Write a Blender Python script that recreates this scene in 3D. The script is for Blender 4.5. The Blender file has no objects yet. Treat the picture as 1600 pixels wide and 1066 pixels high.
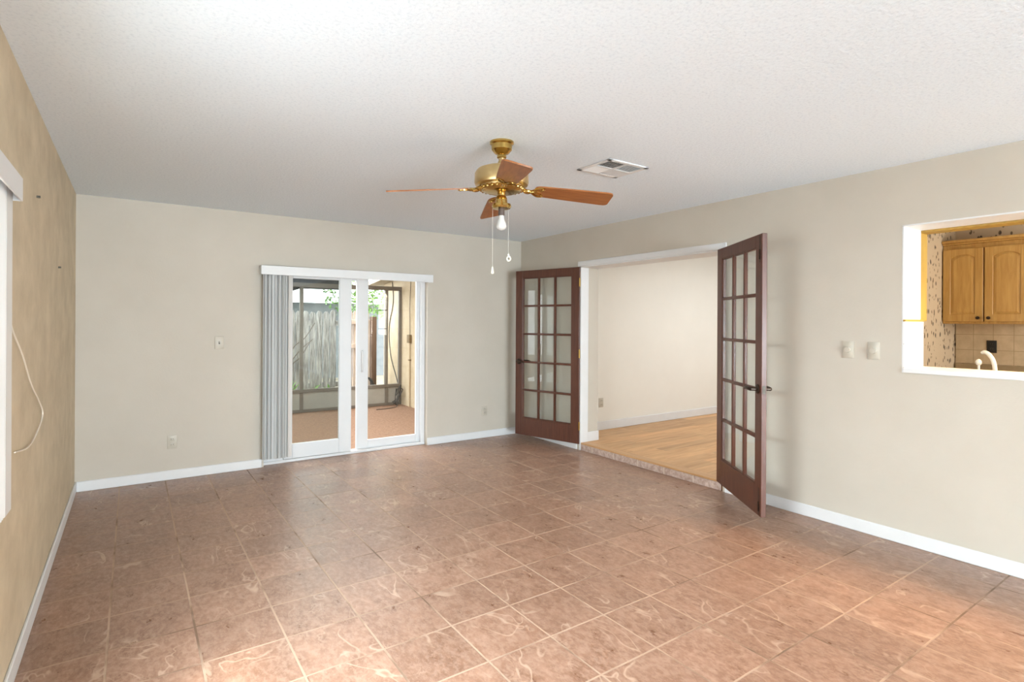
import bpy, bmesh, math, random
from mathutils import Vector, Matrix, Euler
PI = math.pi
R = math.radians
C = bpy.context.scene.collection
sc = bpy.context.scene
random.seed(7)

# ------------------------------------------------------------------ camera
W, D, H, REAR = 4.465, 5.733, 2.44, -5.60
YAW = 34.6085
cam_d = bpy.data.cameras.new('camera')
cam = bpy.data.objects.new('camera', cam_d)
C.objects.link(cam)
cam_d.sensor_fit = 'HORIZONTAL'
cam_d.sensor_width = 36.0
cam_d.lens = 36.0 * 860.73 / 1600
cam_d.shift_x = -1.27 / 1600
cam_d.shift_y = (503.65 - 533.0) / 1600
cam_d.clip_start = 0.02
cam.location = (0.3854, 0.0, 1.4103)
cam.rotation_euler = (Matrix.Rotation(R(-YAW), 3, 'Z') @ Matrix.Rotation(R(90), 3, 'X') @ Matrix.Rotation(R(0.31), 3, 'Z')).to_euler()
sc.camera = cam

# ------------------------------------------------------------------ world, light, exposure
wd = bpy.data.worlds.new('world')
sc.world = wd
wd.use_nodes = True
bg = wd.node_tree.nodes['Background']
bg.inputs[0].default_value = (0.93, 0.97, 1.0, 1)
bg.inputs[1].default_value = 8.0
sc.view_settings.view_transform = 'Standard'
sc.view_settings.look = 'None'
sc.view_settings.exposure = 0.11
sc.view_settings.gamma = 1.0
sc.view_settings.use_curve_mapping = False


def area(name, loc, target, sx, sy, power, color=(1, 1, 1), spread=180):
    l = bpy.data.lights.new(name, 'AREA')
    l.shape = 'RECTANGLE'
    l.size, l.size_y, l.energy, l.color = sx, sy, power, color
    l.spread = R(spread)
    o = bpy.data.objects.new(name, l)
    C.objects.link(o)
    o.location = loc
    o.rotation_euler = (Vector(target) - Vector(loc)).to_track_quat('-Z', 'Y').to_euler()
    return o


sun_d = bpy.data.lights.new('sun', 'SUN')
sun_d.energy = 4.5
sun_d.angle = R(6)
sun_d.color = (1, 0.95, 0.86)
sun = bpy.data.objects.new('sun', sun_d)
C.objects.link(sun)
sun.rotation_euler = Vector((0.55, 0.25, -1.0)).to_track_quat('-Z', 'Y').to_euler()
# side window daylight, added fill lights, and the sink lamp
area('daylight_side_window', (-0.80, 1.55, 2.10), (1.5, 2.1, 0.0), 2.8, 1.1, 640, (0.86, 0.94, 1.0))
area('rear_fill', (1.5, REAR - 0.35, 0.90), (1.3, 3.0, 2.5), 3.4, 1.3, 640, (0.78, 0.90, 1.0))  # added fill behind the camera, set outside the unseen rear window
area('porch_fill', (2.0, 7.4, 2.22), (2.0, 7.4, 0), 2.2, 1.4, 80, (1.0, 0.97, 0.92))  # added light under the porch roof, no fixture, brightens carpet and stucco
area('porch_door_fill', (2.4, 6.5, 2.27), (2.4, 5.2, 0), 1.6, 0.9, 36, (0.95, 0.98, 1.0), 140)  # added downlight that lifts the tile floor and ceiling inside the slider
area('adjoining_room_fill', (6.6, 3.2, 2.40), (6.6, 3.2, 0), 2.4, 1.6, 33, (0.92, 0.96, 1.0))  # added overhead fill without a fixture, evens out the adjoining room wall
area('adjoining_side_fill', (8.5, 3.0, 1.35), (5.0, 3.0, 1.5), 1.6, 1.4, 20, (0.88, 0.95, 1.0))  # added sideways fill toward the left wall, no window stands here
area('sink_lamp', (4.80, 0.55, 1.985), (3.3, 1.15, 0.0), 0.03, 0.56, 50, (1.0, 0.60, 0.25), 130)
area('kitchen_fill', (5.9, -1.35, 1.5), (6.0, 2.0, 1.3), 1.4, 1.2, 75, (1.0, 0.95, 0.86))  # added kitchen fill, the wall behind it has no window


# ------------------------------------------------------------------ materials
def nmat(name):
    m = bpy.data.materials.new(name)
    m.use_nodes = True
    nt = m.node_tree
    return m, nt, nt.nodes['Principled BSDF'], nt.nodes['Material Output']


def N(nt, t, **kw):
    n = nt.nodes.new(t)
    for k, v in kw.items():
        setattr(n, k, v)
    return n


def mth(nt, op, a, b=None, c=None, clamp=False):
    n = N(nt, 'ShaderNodeMath', operation=op, use_clamp=clamp)
    for i, v in enumerate((a, b, c)):
        if v is None:
            continue
        if isinstance(v, (int, float)):
            n.inputs[i].default_value = v
        else:
            nt.links.new(v, n.inputs[i])
    return n.outputs[0]


def mixc(nt, f, a, b):
    n = N(nt, 'ShaderNodeMix', data_type='RGBA')
    if isinstance(f, (int, float)):
        n.inputs[0].default_value = f
    else:
        nt.links.new(f, n.inputs[0])
    for i, v in ((6, a), (7, b)):
        if isinstance(v, tuple):
            n.inputs[i].default_value = (*v, 1) if len(v) == 3 else v
        else:
            nt.links.new(v, n.inputs[i])
    return n.outputs[2]


def coord(nt, scale=(1, 1, 1)):
    t = N(nt, 'ShaderNodeTexCoord')
    mp = N(nt, 'ShaderNodeMapping')
    mp.inputs['Scale'].default_value = scale
    nt.links.new(t.outputs['Object'], mp.inputs[0])
    return mp.outputs[0]


def noise(nt, vec, scale, detail=4, rough=0.55, dist=0.0):
    n = N(nt, 'ShaderNodeTexNoise')
    n.inputs['Scale'].default_value = scale
    n.inputs['Detail'].default_value = detail
    n.inputs['Roughness'].default_value = rough
    n.inputs['Distortion'].default_value = dist
    if vec is not None:
        nt.links.new(vec, n.inputs['Vector'])
    return n.outputs[0]


def ramp(nt, f, lo, hi):
    n = N(nt, 'ShaderNodeMapRange')
    n.inputs[1].default_value, n.inputs[2].default_value = lo, hi
    nt.links.new(f, n.inputs[0])
    return n.outputs[0]


def bump(nt, b, h, strength, dist=0.01):
    n = N(nt, 'ShaderNodeBump')
    n.inputs['Strength'].default_value = strength
    n.inputs['Distance'].default_value = dist
    nt.links.new(h, n.inputs['Height'])
    nt.links.new(n.outputs[0], b.inputs['Normal'])


def mottled(name, c1, c2, scale=6, rough=0.6, metal=0.0, stretch=(1, 1, 1), detail=4, lo=0.3, hi=0.7, bs=0.0, bscale=None, bdist=0.004, dist=0.0, coat=0.0):
    m, nt, b, o = nmat(name)
    v = coord(nt, stretch)
    f = ramp(nt, noise(nt, v, scale, detail, 0.6, dist), lo, hi)
    nt.links.new(mixc(nt, f, c1, c2), b.inputs['Base Color'])
    b.inputs['Roughness'].default_value = rough
    b.inputs['Metallic'].default_value = metal
    if coat:
        b.inputs['Coat Weight'].default_value = coat
        b.inputs['Coat Roughness'].default_value = 0.15
    if bs:
        bump(nt, b, noise(nt, v, bscale or scale * 4, 3), bs, bdist)
    return m


def glassy(name, tint=(0.97, 0.985, 0.98), ior=1.45, gl=1.0, rough=0.0):
    m, nt, b, o = nmat(name)
    nt.nodes.remove(b)
    tr = N(nt, 'ShaderNodeBsdfTransparent')
    tr.inputs[0].default_value = (*tint, 1)
    g = N(nt, 'ShaderNodeBsdfGlossy')
    g.inputs['Roughness'].default_value = rough
    g.inputs[0].default_value = (gl, gl, gl, 1)
    fr = N(nt, 'ShaderNodeFresnel')
    fr.inputs[0].default_value = ior
    mx = N(nt, 'ShaderNodeMixShader')
    ge = N(nt, 'ShaderNodeNewGeometry')
    nt.links.new(mth(nt, 'MULTIPLY', fr.outputs[0], mth(nt, 'SUBTRACT', 1.0, ge.outputs['Backfacing'])), mx.inputs[0])
    nt.links.new(tr.outputs[0], mx.inputs[1])
    nt.links.new(g.outputs[0], mx.inputs[2])
    nt.links.new(mx.outputs[0], o.inputs[0])
    return m


def emit(name, col, s):
    m, nt, b, o = nmat(name)
    b.inputs['Base Color'].default_value = (*col, 1)
    b.inputs['Emission Color'].default_value = (*col, 1)
    b.inputs['Emission Strength'].default_value = s
    return m


M = {}
M['wall'] = mottled('wall_paint', (0.535, 0.487, 0.413), (0.57, 0.522, 0.448), 2.2, 0.62, bs=0.25, bscale=60, bdist=0.003)
M['wall_room'] = mottled('adjoining_wall_paint', (0.79, 0.77, 0.71), (0.82, 0.80, 0.74), 2.0, 0.65)
M['tan'] = mottled('tan_plaster', (0.50, 0.415, 0.285), (0.66, 0.56, 0.405), 4.5, 0.75, stretch=(1.5, 0.8, 1.0), detail=9, bs=0.35, bscale=26, bdist=0.006)
M['white'] = mottled('white_paint', (0.71, 0.715, 0.72), (0.74, 0.745, 0.75), 8, 0.4)
M['vinyl'] = mottled('white_vinyl', (0.69, 0.70, 0.71), (0.72, 0.73, 0.74), 5, 0.35)
M['vane'] = mottled('vinyl_vane', (0.72, 0.72, 0.71), (0.76, 0.76, 0.75), 3, 0.4, stretch=(1, 1, 0.1))
M['plate'] = mottled('ivory_plastic', (0.53, 0.485, 0.405), (0.55, 0.505, 0.425), 30, 0.35)
M['slot'] = mottled('dark_slot', (0.09, 0.085, 0.07), (0.12, 0.11, 0.09), 20, 0.6)
M['mahogany'] = mottled('mahogany', (0.068, 0.019, 0.009), (0.120, 0.038, 0.019), 9, 0.42, stretch=(6, 6, 0.45), detail=6, coat=0.1)
M['bronze'] = mottled('aged_bronze', (0.028, 0.017, 0.012), (0.06, 0.038, 0.024), 30, 0.38, 0.6)
M['brass'] = mottled('polished_brass', (0.50, 0.33, 0.09), (0.60, 0.41, 0.14), 14, 0.2, 1.0)
M['pale_brass'] = mottled('satin_brass', (0.62, 0.46, 0.22), (0.68, 0.52, 0.27), 14, 0.34, 1.0)
M['blade'] = mottled('blade_walnut', (0.21, 0.068, 0.018), (0.34, 0.125, 0.034), 10, 0.42, stretch=(0.6, 7, 7), detail=6)
M['black'] = mottled('black_plastic', (0.012, 0.012, 0.012), (0.02, 0.02, 0.02), 30, 0.45)
M['socket'] = mottled('dark_socket', (0.07, 0.05, 0.045), (0.10, 0.07, 0.06), 30, 0.5)
M['bulb'] = mottled('frosted_bulb', (0.60, 0.60, 0.58), (0.64, 0.64, 0.62), 10, 0.2)
M['chain'] = mottled('pull_chain_white', (0.70, 0.68, 0.62), (0.76, 0.74, 0.68), 40, 0.4)
M['cream'] = mottled('cream_plastic', (0.80, 0.76, 0.63), (0.84, 0.80, 0.68), 20, 0.35)
M['ventdark'] = mottled('vent_dark', (0.22, 0.22, 0.22), (0.28, 0.28, 0.28), 20, 0.6)
M['oak'] = mottled('golden_oak', (0.44, 0.245, 0.065), (0.58, 0.36, 0.115), 7, 0.4, stretch=(5, 5, 0.5), detail=6, dist=0.6)
M['oaktrim'] = mottled('golden_oak_trim', (0.36, 0.215, 0.035), (0.42, 0.26, 0.05), 7, 0.4, stretch=(5, 5, 0.5), detail=5)
M['nosing'] = mottled('oak_nosing', (0.48, 0.25, 0.10), (0.62, 0.36, 0.165), 5, 0.4, stretch=(8, 0.6, 8), detail=5)
M['chrome'] = mottled('white_enamel', (0.62, 0.60, 0.54), (0.66, 0.64, 0.58), 20, 0.22)
M['counter'] = mottled('counter_laminate', (0.30, 0.22, 0.12), (0.36, 0.27, 0.16), 40, 0.4)
M['glass'] = glassy('clear_glass')
M['tint'] = glassy('tinted_glass', (0.70, 0.735, 0.72))
M['stucco'] = mottled('porch_stucco', (0.45, 0.36, 0.235), (0.55, 0.455, 0.32), 5, 0.85, bs=0.6, bscale=30, bdist=0.01)
M['bronzeframe'] = mottled('screen_frame_paint', (0.16, 0.145, 0.125), (0.20, 0.18, 0.155), 6, 0.5)
M['kick'] = mottled('kick_panel', (0.36, 0.36, 0.33), (0.42, 0.41, 0.38), 4, 0.6)
M['carpet'] = mottled('brown_carpet', (0.21, 0.115, 0.07), (0.36, 0.22, 0.145), 45, 0.95, bs=0.8, bscale=160, bdist=0.01)
M['porchceil'] = mottled('porch_ceiling', (0.30, 0.26, 0.20), (0.36, 0.31, 0.25), 4, 0.8)
M['awning'] = mottled('dark_fascia', (0.055, 0.057, 0.062), (0.085, 0.088, 0.095), 5, 0.8)
M['fence'] = mottled('weathered_fence', (0.15, 0.14, 0.13), (0.64, 0.62, 0.60), 5, 0.9, stretch=(9, 3, 0.7), detail=7, lo=0.35, hi=0.68, bs=0.6, bscale=30)
M['gate'] = mottled('brown_fence', (0.30, 0.24, 0.19), (0.60, 0.50, 0.42), 5, 0.9, stretch=(9, 3, 0.7), detail=7, bs=0.5, bscale=30)
M['post'] = mottled('dark_post', (0.085, 0.05, 0.032), (0.14, 0.085, 0.055), 8, 0.8, stretch=(4, 4, 0.6))
M['soil'] = mottled('garden_soil', (0.16, 0.13, 0.09), (0.27, 0.23, 0.17), 6, 0.95, bs=0.6)
M['leaf'] = mottled('green_leaf', (0.10, 0.30, 0.045), (0.30, 0.52, 0.14), 5, 0.5)
M['treeleaf'] = mottled('tree_leaf', (0.04, 0.12, 0.018), (0.17, 0.30, 0.065), 3, 0.5)
M['bark'] = mottled('bark', (0.12, 0.10, 0.08), (0.20, 0.165, 0.135), 14, 0.9)
M['fascia'] = mottled('white_fascia', (0.84, 0.86, 0.88), (0.88, 0.89, 0.90), 4, 0.6)
M['siding'] = mottled('grey_siding', (0.13, 0.145, 0.155), (0.18, 0.195, 0.205), 3, 0.8)
M['wire'] = mottled('black_cable', (0.03, 0.028, 0.025), (0.05, 0.045, 0.04), 20, 0.6)
M['whitecord'] = mottled('cream_cord', (0.78, 0.71, 0.60), (0.82, 0.75, 0.64), 20, 0.5)
M['box'] = mottled('utility_box_paint', (0.17, 0.12, 0.06), (0.23, 0.165, 0.09), 20, 0.6)
M['tube'] = emit('lit_tube_diffuser', (1.0, 0.86, 0.60), 6.0)
M['subfloor'] = mottled('kitchen_vinyl_floor', (0.45, 0.36, 0.25), (0.52, 0.42, 0.30), 8, 0.5)


def m_ceiling():
    m, nt, b, o = nmat('popcorn_ceiling')
    v = coord(nt)
    a = noise(nt, v, 75, 3, 0.6)
    f = ramp(nt, a, 0.28, 0.50)
    nt.links.new(mixc(nt, f, (0.70, 0.785, 0.87), (0.81, 0.89, 0.965)), b.inputs['Base Color'])
    b.inputs['Roughness'].default_value = 0.9
    bump(nt, b, noise(nt, v, 55, 4, 0.65), 0.35, 0.010)
    return m


def m_tile():
    m, nt, b, o = nmat('floor_tile')
    t = N(nt, 'ShaderNodeTexCoord')
    s = N(nt, 'ShaderNodeSeparateXYZ')
    nt.links.new(t.outputs['Object'], s.inputs[0])
    u = mth(nt, 'DIVIDE', mth(nt, 'SUBTRACT', s.outputs[0], 0.9545 - 3.269), 0.3269)
    w = mth(nt, 'DIVIDE', mth(nt, 'SUBTRACT', s.outputs[1], 2.9121 - 9.768), 0.3256)
    du = mth(nt, 'ABSOLUTE', mth(nt, 'SUBTRACT', mth(nt, 'FRACT', u), 0.5))
    dw = mth(nt, 'ABSOLUTE', mth(nt, 'SUBTRACT', mth(nt, 'FRACT', w), 0.5))
    mx = mth(nt, 'MAXIMUM', du, dw)
    gr = ramp(nt, mx, 0.4845, 0.4885)
    cell = N(nt, 'ShaderNodeCombineXYZ')
    nt.links.new(mth(nt, 'FLOOR', u), cell.inputs[0])
    nt.links.new(mth(nt, 'FLOOR', w), cell.inputs[1])
    wn = N(nt, 'ShaderNodeTexWhiteNoise', noise_dimensions='3D')
    nt.links.new(cell.outputs[0], wn.inputs[0])
    vs = N(nt, 'ShaderNodeVectorMath', operation='SCALE')
    nt.links.new(wn.outputs[1], vs.inputs[0])
    vs.inputs['Scale'].default_value = 23.0
    va = N(nt, 'ShaderNodeVectorMath', operation='ADD')
    nt.links.new(t.outputs['Object'], va.inputs[0])
    nt.links.new(vs.outputs[0], va.inputs[1])
    mp = N(nt, 'ShaderNodeMapping')
    mp.inputs['Scale'].default_value = (1.5, 0.85, 1)
    nt.links.new(va.outputs[0], mp.inputs[0])
    vv = mp.outputs[0]
    mot = ramp(nt, noise(nt, vv, 9, 8, 0.70), 0.33, 0.66)
    fine = ramp(nt, noise(nt, vv, 30, 6, 0.75), 0.44, 0.60)
    col = mixc(nt, mot, (0.205, 0.102, 0.061), (0.348, 0.203, 0.140))
    col = mixc(nt, mth(nt, 'MULTIPLY', fine, 0.55), col, (0.43, 0.282, 0.207))
    n1 = noise(nt, vv, 3.0, 2.2, 0.5, 1.4)
    vein = mth(nt, 'SUBTRACT', 1.0, ramp(nt, mth(nt, 'ABSOLUTE', mth(nt, 'SUBTRACT', n1, 0.5)), 0.005, 0.020))
    patch = ramp(nt, noise(nt, vv, 3.1, 2), 0.50, 0.60)
    n2 = noise(nt, vv, 6.0, 2.5, 0.5, 1.5)
    vein2 = mth(nt, 'SUBTRACT', 1.0, ramp(nt, mth(nt, 'ABSOLUTE', mth(nt, 'SUBTRACT', n2, 0.54)), 0.005, 0.020))
    patch2 = ramp(nt, noise(nt, vv, 5.1, 2), 0.54, 0.64)
    vm = mth(nt, 'ADD', mth(nt, 'MULTIPLY', vein, patch), mth(nt, 'MULTIPLY', mth(nt, 'MULTIPLY', vein2, patch2), 0.45), clamp=True)
    col = mixc(nt, mth(nt, 'MULTIPLY', vm, 0.60), col, (0.54, 0.385, 0.285))
    tone = mth(nt, 'ADD', mth(nt, 'MULTIPLY', wn.outputs[0], 0.20), 0.90)
    tv = N(nt, 'ShaderNodeVectorMath', operation='SCALE')
    nt.links.new(col, tv.inputs[0])
    nt.links.new(tone, tv.inputs['Scale'])
    gn = ramp(nt, noise(nt, t.outputs['Object'], 2.6, 3), 0.34, 0.50)
    gcol = mixc(nt, gn, (0.19, 0.118, 0.078), (0.45, 0.315, 0.228))
    fin = mixc(nt, gr, tv.outputs[0], gcol)
    nt.links.new(fin, b.inputs['Base Color'])
    rg = mth(nt, 'ADD', mth(nt, 'MULTIPLY', gr, 0.4), mth(nt, 'ADD', mth(nt, 'MULTIPLY', mot, 0.10), 0.27))
    nt.links.new(rg, b.inputs['Roughness'])
    b.inputs['Specular IOR Level'].default_value = 0.4
    h = mth(nt, 'SUBTRACT', mth(nt, 'ADD', mth(nt, 'MULTIPLY', mot, 0.25), mth(nt, 'MULTIPLY', vm, 0.15)), mth(nt, 'MULTIPLY', gr, 0.9))
    bump(nt, b, h, 0.35, 0.006)
    return m


def m_steptile():
    m, nt, b, o = nmat('step_tile')
    v = coord(nt)
    f = ramp(nt, noise(nt, v, 26, 6, 0.7), 0.34, 0.66)
    s = N(nt, 'ShaderNodeSeparateXYZ')
    nt.links.new(v, s.inputs[0])
    fr = mth(nt, 'ABSOLUTE', mth(nt, 'SUBTRACT', mth(nt, 'FRACT', mth(nt, 'DIVIDE', mth(nt, 'ADD', s.outputs[1], 0.16), 0.3256)), 0.5))
    col = mixc(nt, f, (0.34, 0.225, 0.175), (0.60, 0.47, 0.41))
    nt.links.new(mixc(nt, ramp(nt, fr, 0.482, 0.488), col, (0.62, 0.52, 0.43)), b.inputs['Base Color'])
    b.inputs['Roughness'].default_value = 0.5
    return m


def m_plank():
    m, nt, b, o = nmat('oak_plank_floor')
    t = N(nt, 'ShaderNodeTexCoord')
    s = N(nt, 'ShaderNodeSeparateXYZ')
    nt.links.new(t.outputs['Object'], s.inputs[0])
    row = mth(nt, 'DIVIDE', mth(nt, 'ADD', s.outputs[1], 10.0), 0.15)
    rf = mth(nt, 'FLOOR', row)
    wr = N(nt, 'ShaderNodeTexWhiteNoise', noise_dimensions='1D')
    nt.links.new(rf, wr.inputs['W'])
    xo = mth(nt, 'ADD', mth(nt, 'DIVIDE', mth(nt, 'ADD', s.outputs[0], 10.0), 1.2), wr.outputs[0])
    cell = N(nt, 'ShaderNodeCombineXYZ')
    nt.links.new(rf, cell.inputs[0])
    nt.links.new(mth(nt, 'FLOOR', xo), cell.inputs[1])
    wn = N(nt, 'ShaderNodeTexWhiteNoise', noise_dimensions='3D')
    nt.links.new(cell.outputs[0], wn.inputs[0])
    va = N(nt, 'ShaderNodeVectorMath', operation='MULTIPLY_ADD')
    nt.links.new(wn.outputs[1], va.inputs[0])
    va.inputs[1].default_value = (9, 9, 9)
    nt.links.new(t.outputs['Object'], va.inputs[2])
    mp = N(nt, 'ShaderNodeMapping')
    mp.inputs['Scale'].default_value = (0.7, 6.0, 1)
    nt.links.new(va.outputs[0], mp.inputs[0])
    g = ramp(nt, noise(nt, mp.outputs[0], 2.6, 6, 0.6, 0.7), 0.3, 0.7)
    col = mixc(nt, g, (0.46, 0.225, 0.082), (0.70, 0.42, 0.19))
    tone = mth(nt, 'ADD', mth(nt, 'MULTIPLY', wn.outputs[0], 0.34), 0.80)
    tv = N(nt, 'ShaderNodeVectorMath', operation='SCALE')
    nt.links.new(col, tv.inputs[0])
    nt.links.new(tone, tv.inputs['Scale'])
    e1 = ramp(nt, mth(nt, 'ABSOLUTE', mth(nt, 'SUBTRACT', mth(nt, 'FRACT', row), 0.5)), 0.490, 0.497)
    e2 = ramp(nt, mth(nt, 'ABSOLUTE', mth(nt, 'SUBTRACT', mth(nt, 'FRACT', xo), 0.5)), 0.4985, 0.4995)
    nt.links.new(mixc(nt, mth(nt, 'MULTIPLY', mth(nt, 'MAXIMUM', e1, e2), 0.45), tv.outputs[0], (0.25, 0.12, 0.05)), b.inputs['Base Color'])
    b.inputs['Roughness'].default_value = 0.42
    return m


def m_paper():
    m, nt, b, o = nmat('sprig_wallpaper')
    v = coord(nt)
    vo = N(nt, 'ShaderNodeTexVoronoi')
    vo.inputs['Scale'].default_value = 19
    mp = N(nt, 'ShaderNodeMapping')
    mp.inputs['Scale'].default_value = (1.5, 1.5, 0.8)
    mp.inputs['Rotation'].default_value = (0.3, 0.35, 0.2)
    nt.links.new(v, mp.inputs[0])
    nt.links.new(mp.outputs[0], vo.inputs['Vector'])
    dot = mth(nt, 'SUBTRACT', 1.0, ramp(nt, vo.outputs['Distance'], 0.30, 0.38))
    cl = ramp(nt, noise(nt, v, 11.0, 1), 0.46, 0.50)
    cc = mixc(nt, ramp(nt, noise(nt, v, 30, 1), 0.4, 0.6), (0.05, 0.04, 0.035), (0.16, 0.11, 0.06))
    nt.links.new(mixc(nt, mth(nt, 'MULTIPLY', dot, cl), (0.52, 0.42, 0.30), cc), b.inputs['Base Color'])
    b.inputs['Roughness'].default_value = 0.7
    return m


def m_wtile(name, size, c1, c2, g, ax):
    m, nt, b, o = nmat(name)
    t = N(nt, 'ShaderNodeTexCoord')
    s = N(nt, 'ShaderNodeSeparateXYZ')
    nt.links.new(t.outputs['Object'], s.inputs[0])
    a = mth(nt, 'DIVIDE', mth(nt, 'ADD', s.outputs[ax[0]], ax[1]), size)
    z = mth(nt, 'DIVIDE', mth(nt, 'ADD', s.outputs[2], ax[2]), size)
    d = mth(nt, 'MAXIMUM', mth(nt, 'ABSOLUTE', mth(nt, 'SUBTRACT', mth(nt, 'FRACT', a), 0.5)), mth(nt, 'ABSOLUTE', mth(nt, 'SUBTRACT', mth(nt, 'FRACT', z), 0.5)))
    f = ramp(nt, noise(nt, t.outputs['Object'], 14, 4), 0.3, 0.7)
    nt.links.new(mixc(nt, ramp(nt, d, 0.482, 0.488), mixc(nt, f, c1, c2), g), b.inputs['Base Color'])
    b.inputs['Roughness'].default_value = 0.3
    return m


M['ceiling'] = m_ceiling()
M['tile'] = m_tile()
M['steptile'] = m_steptile()
M['plank'] = m_plank()
M['paper'] = m_paper()
M['backsplash'] = m_wtile('tan_wall_tile', 0.1475, (0.50, 0.39, 0.25), (0.62, 0.50, 0.34), (0.36, 0.27, 0.15), (1, 1.26, 0.159 + 0.147))
M['whitetile'] = m_wtile('white_wall_tile', 0.152, (0.84, 0.84, 0.83), (0.86, 0.86, 0.85), (0.62, 0.61, 0.58), (0, -4.594 + 0.152, -1.13 + 0.152 - 0.002))


# ------------------------------------------------------------------ mesh helpers
class MB:
    def __init__(self):
        self.bm = bmesh.new()

    def box(self, x0, x1, y0, y1, z0, z1, bev=0.0, seg=2):
        r = bmesh.ops.create_cube(self.bm, size=1.0)
        vs = r['verts']
        for v in vs:
            v.co = Vector(((x0 + x1) / 2 + v.co.x * (x1 - x0), (y0 + y1) / 2 + v.co.y * (y1 - y0), (z0 + z1) / 2 + v.co.z * (z1 - z0)))
        if bev:
            es = list({e for v in vs for e in v.link_edges})
            bmesh.ops.bevel(self.bm, geom=es, offset=bev, segments=seg, affect='EDGES', profile=0.5)
        return self

    def obox(self, cx, cy, cz, sx, sy, sz, rot, bev=0.0):
        n0 = set(self.bm.verts)
        self.box(-sx / 2, sx / 2, -sy / 2, sy / 2, -sz / 2, sz / 2, bev)
        mt = Matrix.Translation((cx, cy, cz)) @ Euler(rot).to_matrix().to_4x4()
        for v in self.bm.verts:
            if v not in n0:
                v.co = mt @ v.co
        return self

    def lathe(self, prof, c=(0, 0, 0), seg=32, axis='z'):
        rings = []
        for r, z in prof:
            ring = []
            for k in range(seg):
                a = 2 * PI * k / seg
                p = Vector((r * math.cos(a), r * math.sin(a), z))
                if axis == 'x':
                    p = Vector((p.z, p.x, p.y))
                elif axis == 'y':
                    p = Vector((p.x, p.z, p.y))
                ring.append(self.bm.verts.new(p + Vector(c)))
            rings.append(ring)
        for a, b in zip(rings, rings[1:]):
            for k in range(seg):
                self.bm.faces.new((a[k], a[(k + 1) % seg], b[(k + 1) % seg], b[k]))
        self.bm.faces.new(rings[0][::-1])
        self.bm.faces.new(rings[-1])
        return self

    def tube(self, pts, r, seg=8, r1=None, closed=False):
        pts = [Vector(p) for p in pts]
        n = len(pts)
        rings = []
        up = None
        for i, p in enumerate(pts):
            if closed:
                t = pts[(i + 1) % n] - pts[i - 1]
            else:
                t = pts[min(i + 1, n - 1)] - pts[max(i - 1, 0)]
            t.normalize()
            if up is None:
                up = Vector((0, 0, 1)) if abs(t.z) < 0.9 else Vector((1, 0, 0))
            a = (up - t * up.dot(t)).normalized()
            up = a
            b = t.cross(a)
            rr = r if r1 is None else r + (r1 - r) * i / max(1, n - 1)
            rings.append([self.bm.verts.new(p + (a * math.cos(2 * PI * k / seg) + b * math.sin(2 * PI * k / seg)) * rr) for k in range(seg)])
        for i in range(n if closed else n - 1):
            A, B = rings[i], rings[(i + 1) % n]
            for k in range(seg):
                self.bm.faces.new((A[k], A[(k + 1) % seg], B[(k + 1) % seg], B[k]))
        if not closed:
            self.bm.faces.new(rings[0][::-1])
            self.bm.faces.new(rings[-1])
        return self

    def prism(self, poly, t0, t1, plane='xy'):
        def P(a, b, t):
            return {'xy': (a, b, t), 'xz': (a, t, b), 'yz': (t, a, b)}[plane]
        A = [self.bm.verts.new(P(a, b, t0)) for a, b in poly]
        B = [self.bm.verts.new(P(a, b, t1)) for a, b in poly]
        n = len(poly)
        self.bm.faces.new(A[::-1])
        self.bm.faces.new(B)
        for k in range(n):
            self.bm.faces.new((A[k], A[(k + 1) % n], B[(k + 1) % n], B[k]))
        return self

    def sphere(self, c, r, sx=1, sy=1, sz=1, u=16, v=10):
        rr = bmesh.ops.create_uvsphere(self.bm, u_segments=u, v_segments=v, radius=r)
        for x in rr['verts']:
            x.co = Vector((c[0] + x.co.x * sx, c[1] + x.co.y * sy, c[2] + x.co.z * sz))
        return self

    def build(self, name, mat, parent=None, recentre=False, smooth=32):
        bm = self.bm
        bmesh.ops.recalc_face_normals(bm, faces=bm.faces[:])
        loc = Vector((0, 0, 0))
        if recentre:
            xs = [v.co.x for v in bm.verts]
            ys = [v.co.y for v in bm.verts]
            zs = [v.co.z for v in bm.verts]
            loc = Vector(((min(xs) + max(xs)) / 2, (min(ys) + max(ys)) / 2, min(zs)))
            for v in bm.verts:
                v.co -= loc
        me = bpy.data.meshes.new(name)
        bm.to_mesh(me)
        bm.free()
        me.materials.append(mat)
        if smooth:
            me.polygons.foreach_set('use_smooth', [True] * len(me.polygons))
            me.set_sharp_from_angle(angle=R(smooth))
        o = bpy.data.objects.new(name, me)
        C.objects.link(o)
        o.location = loc
        if parent:
            o.parent = parent
        return o


def tag(o, label, cat, group=None, kind=None):
    o['label'] = label
    o['category'] = cat
    if group:
        o['group'] = group
    if kind:
        o['kind'] = kind
    return o


def thing(name, label, cat, loc=(0, 0, 0), rotz=0.0, group=None, kind=None):
    o = bpy.data.objects.new(name, None)
    o.empty_display_size = 0.1
    C.objects.link(o)
    o.location = loc
    o.rotation_euler = (0, 0, rotz)
    return tag(o, label, cat, group, kind)


def struct(name, mb, mat, parent=None):
    o = mb.build(name, mat, parent, smooth=0)
    if parent is None:
        o['kind'] = 'structure'
    return o


def smoothpath(pts, n=8):
    pts = [Vector(p) for p in pts]
    out = []
    for i in range(len(pts) - 1):
        p0, p1, p2, p3 = pts[max(i - 1, 0)], pts[i], pts[i + 1], pts[min(i + 2, len(pts) - 1)]
        for k in range(n):
            t = k / n
            out.append(0.5 * ((2 * p1) + (p2 - p0) * t + (2 * p0 - 5 * p1 + 4 * p2 - p3) * t * t + (3 * p1 - p0 - 3 * p2 + p3) * t ** 3))
    out.append(pts[-1])
    return out


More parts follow.
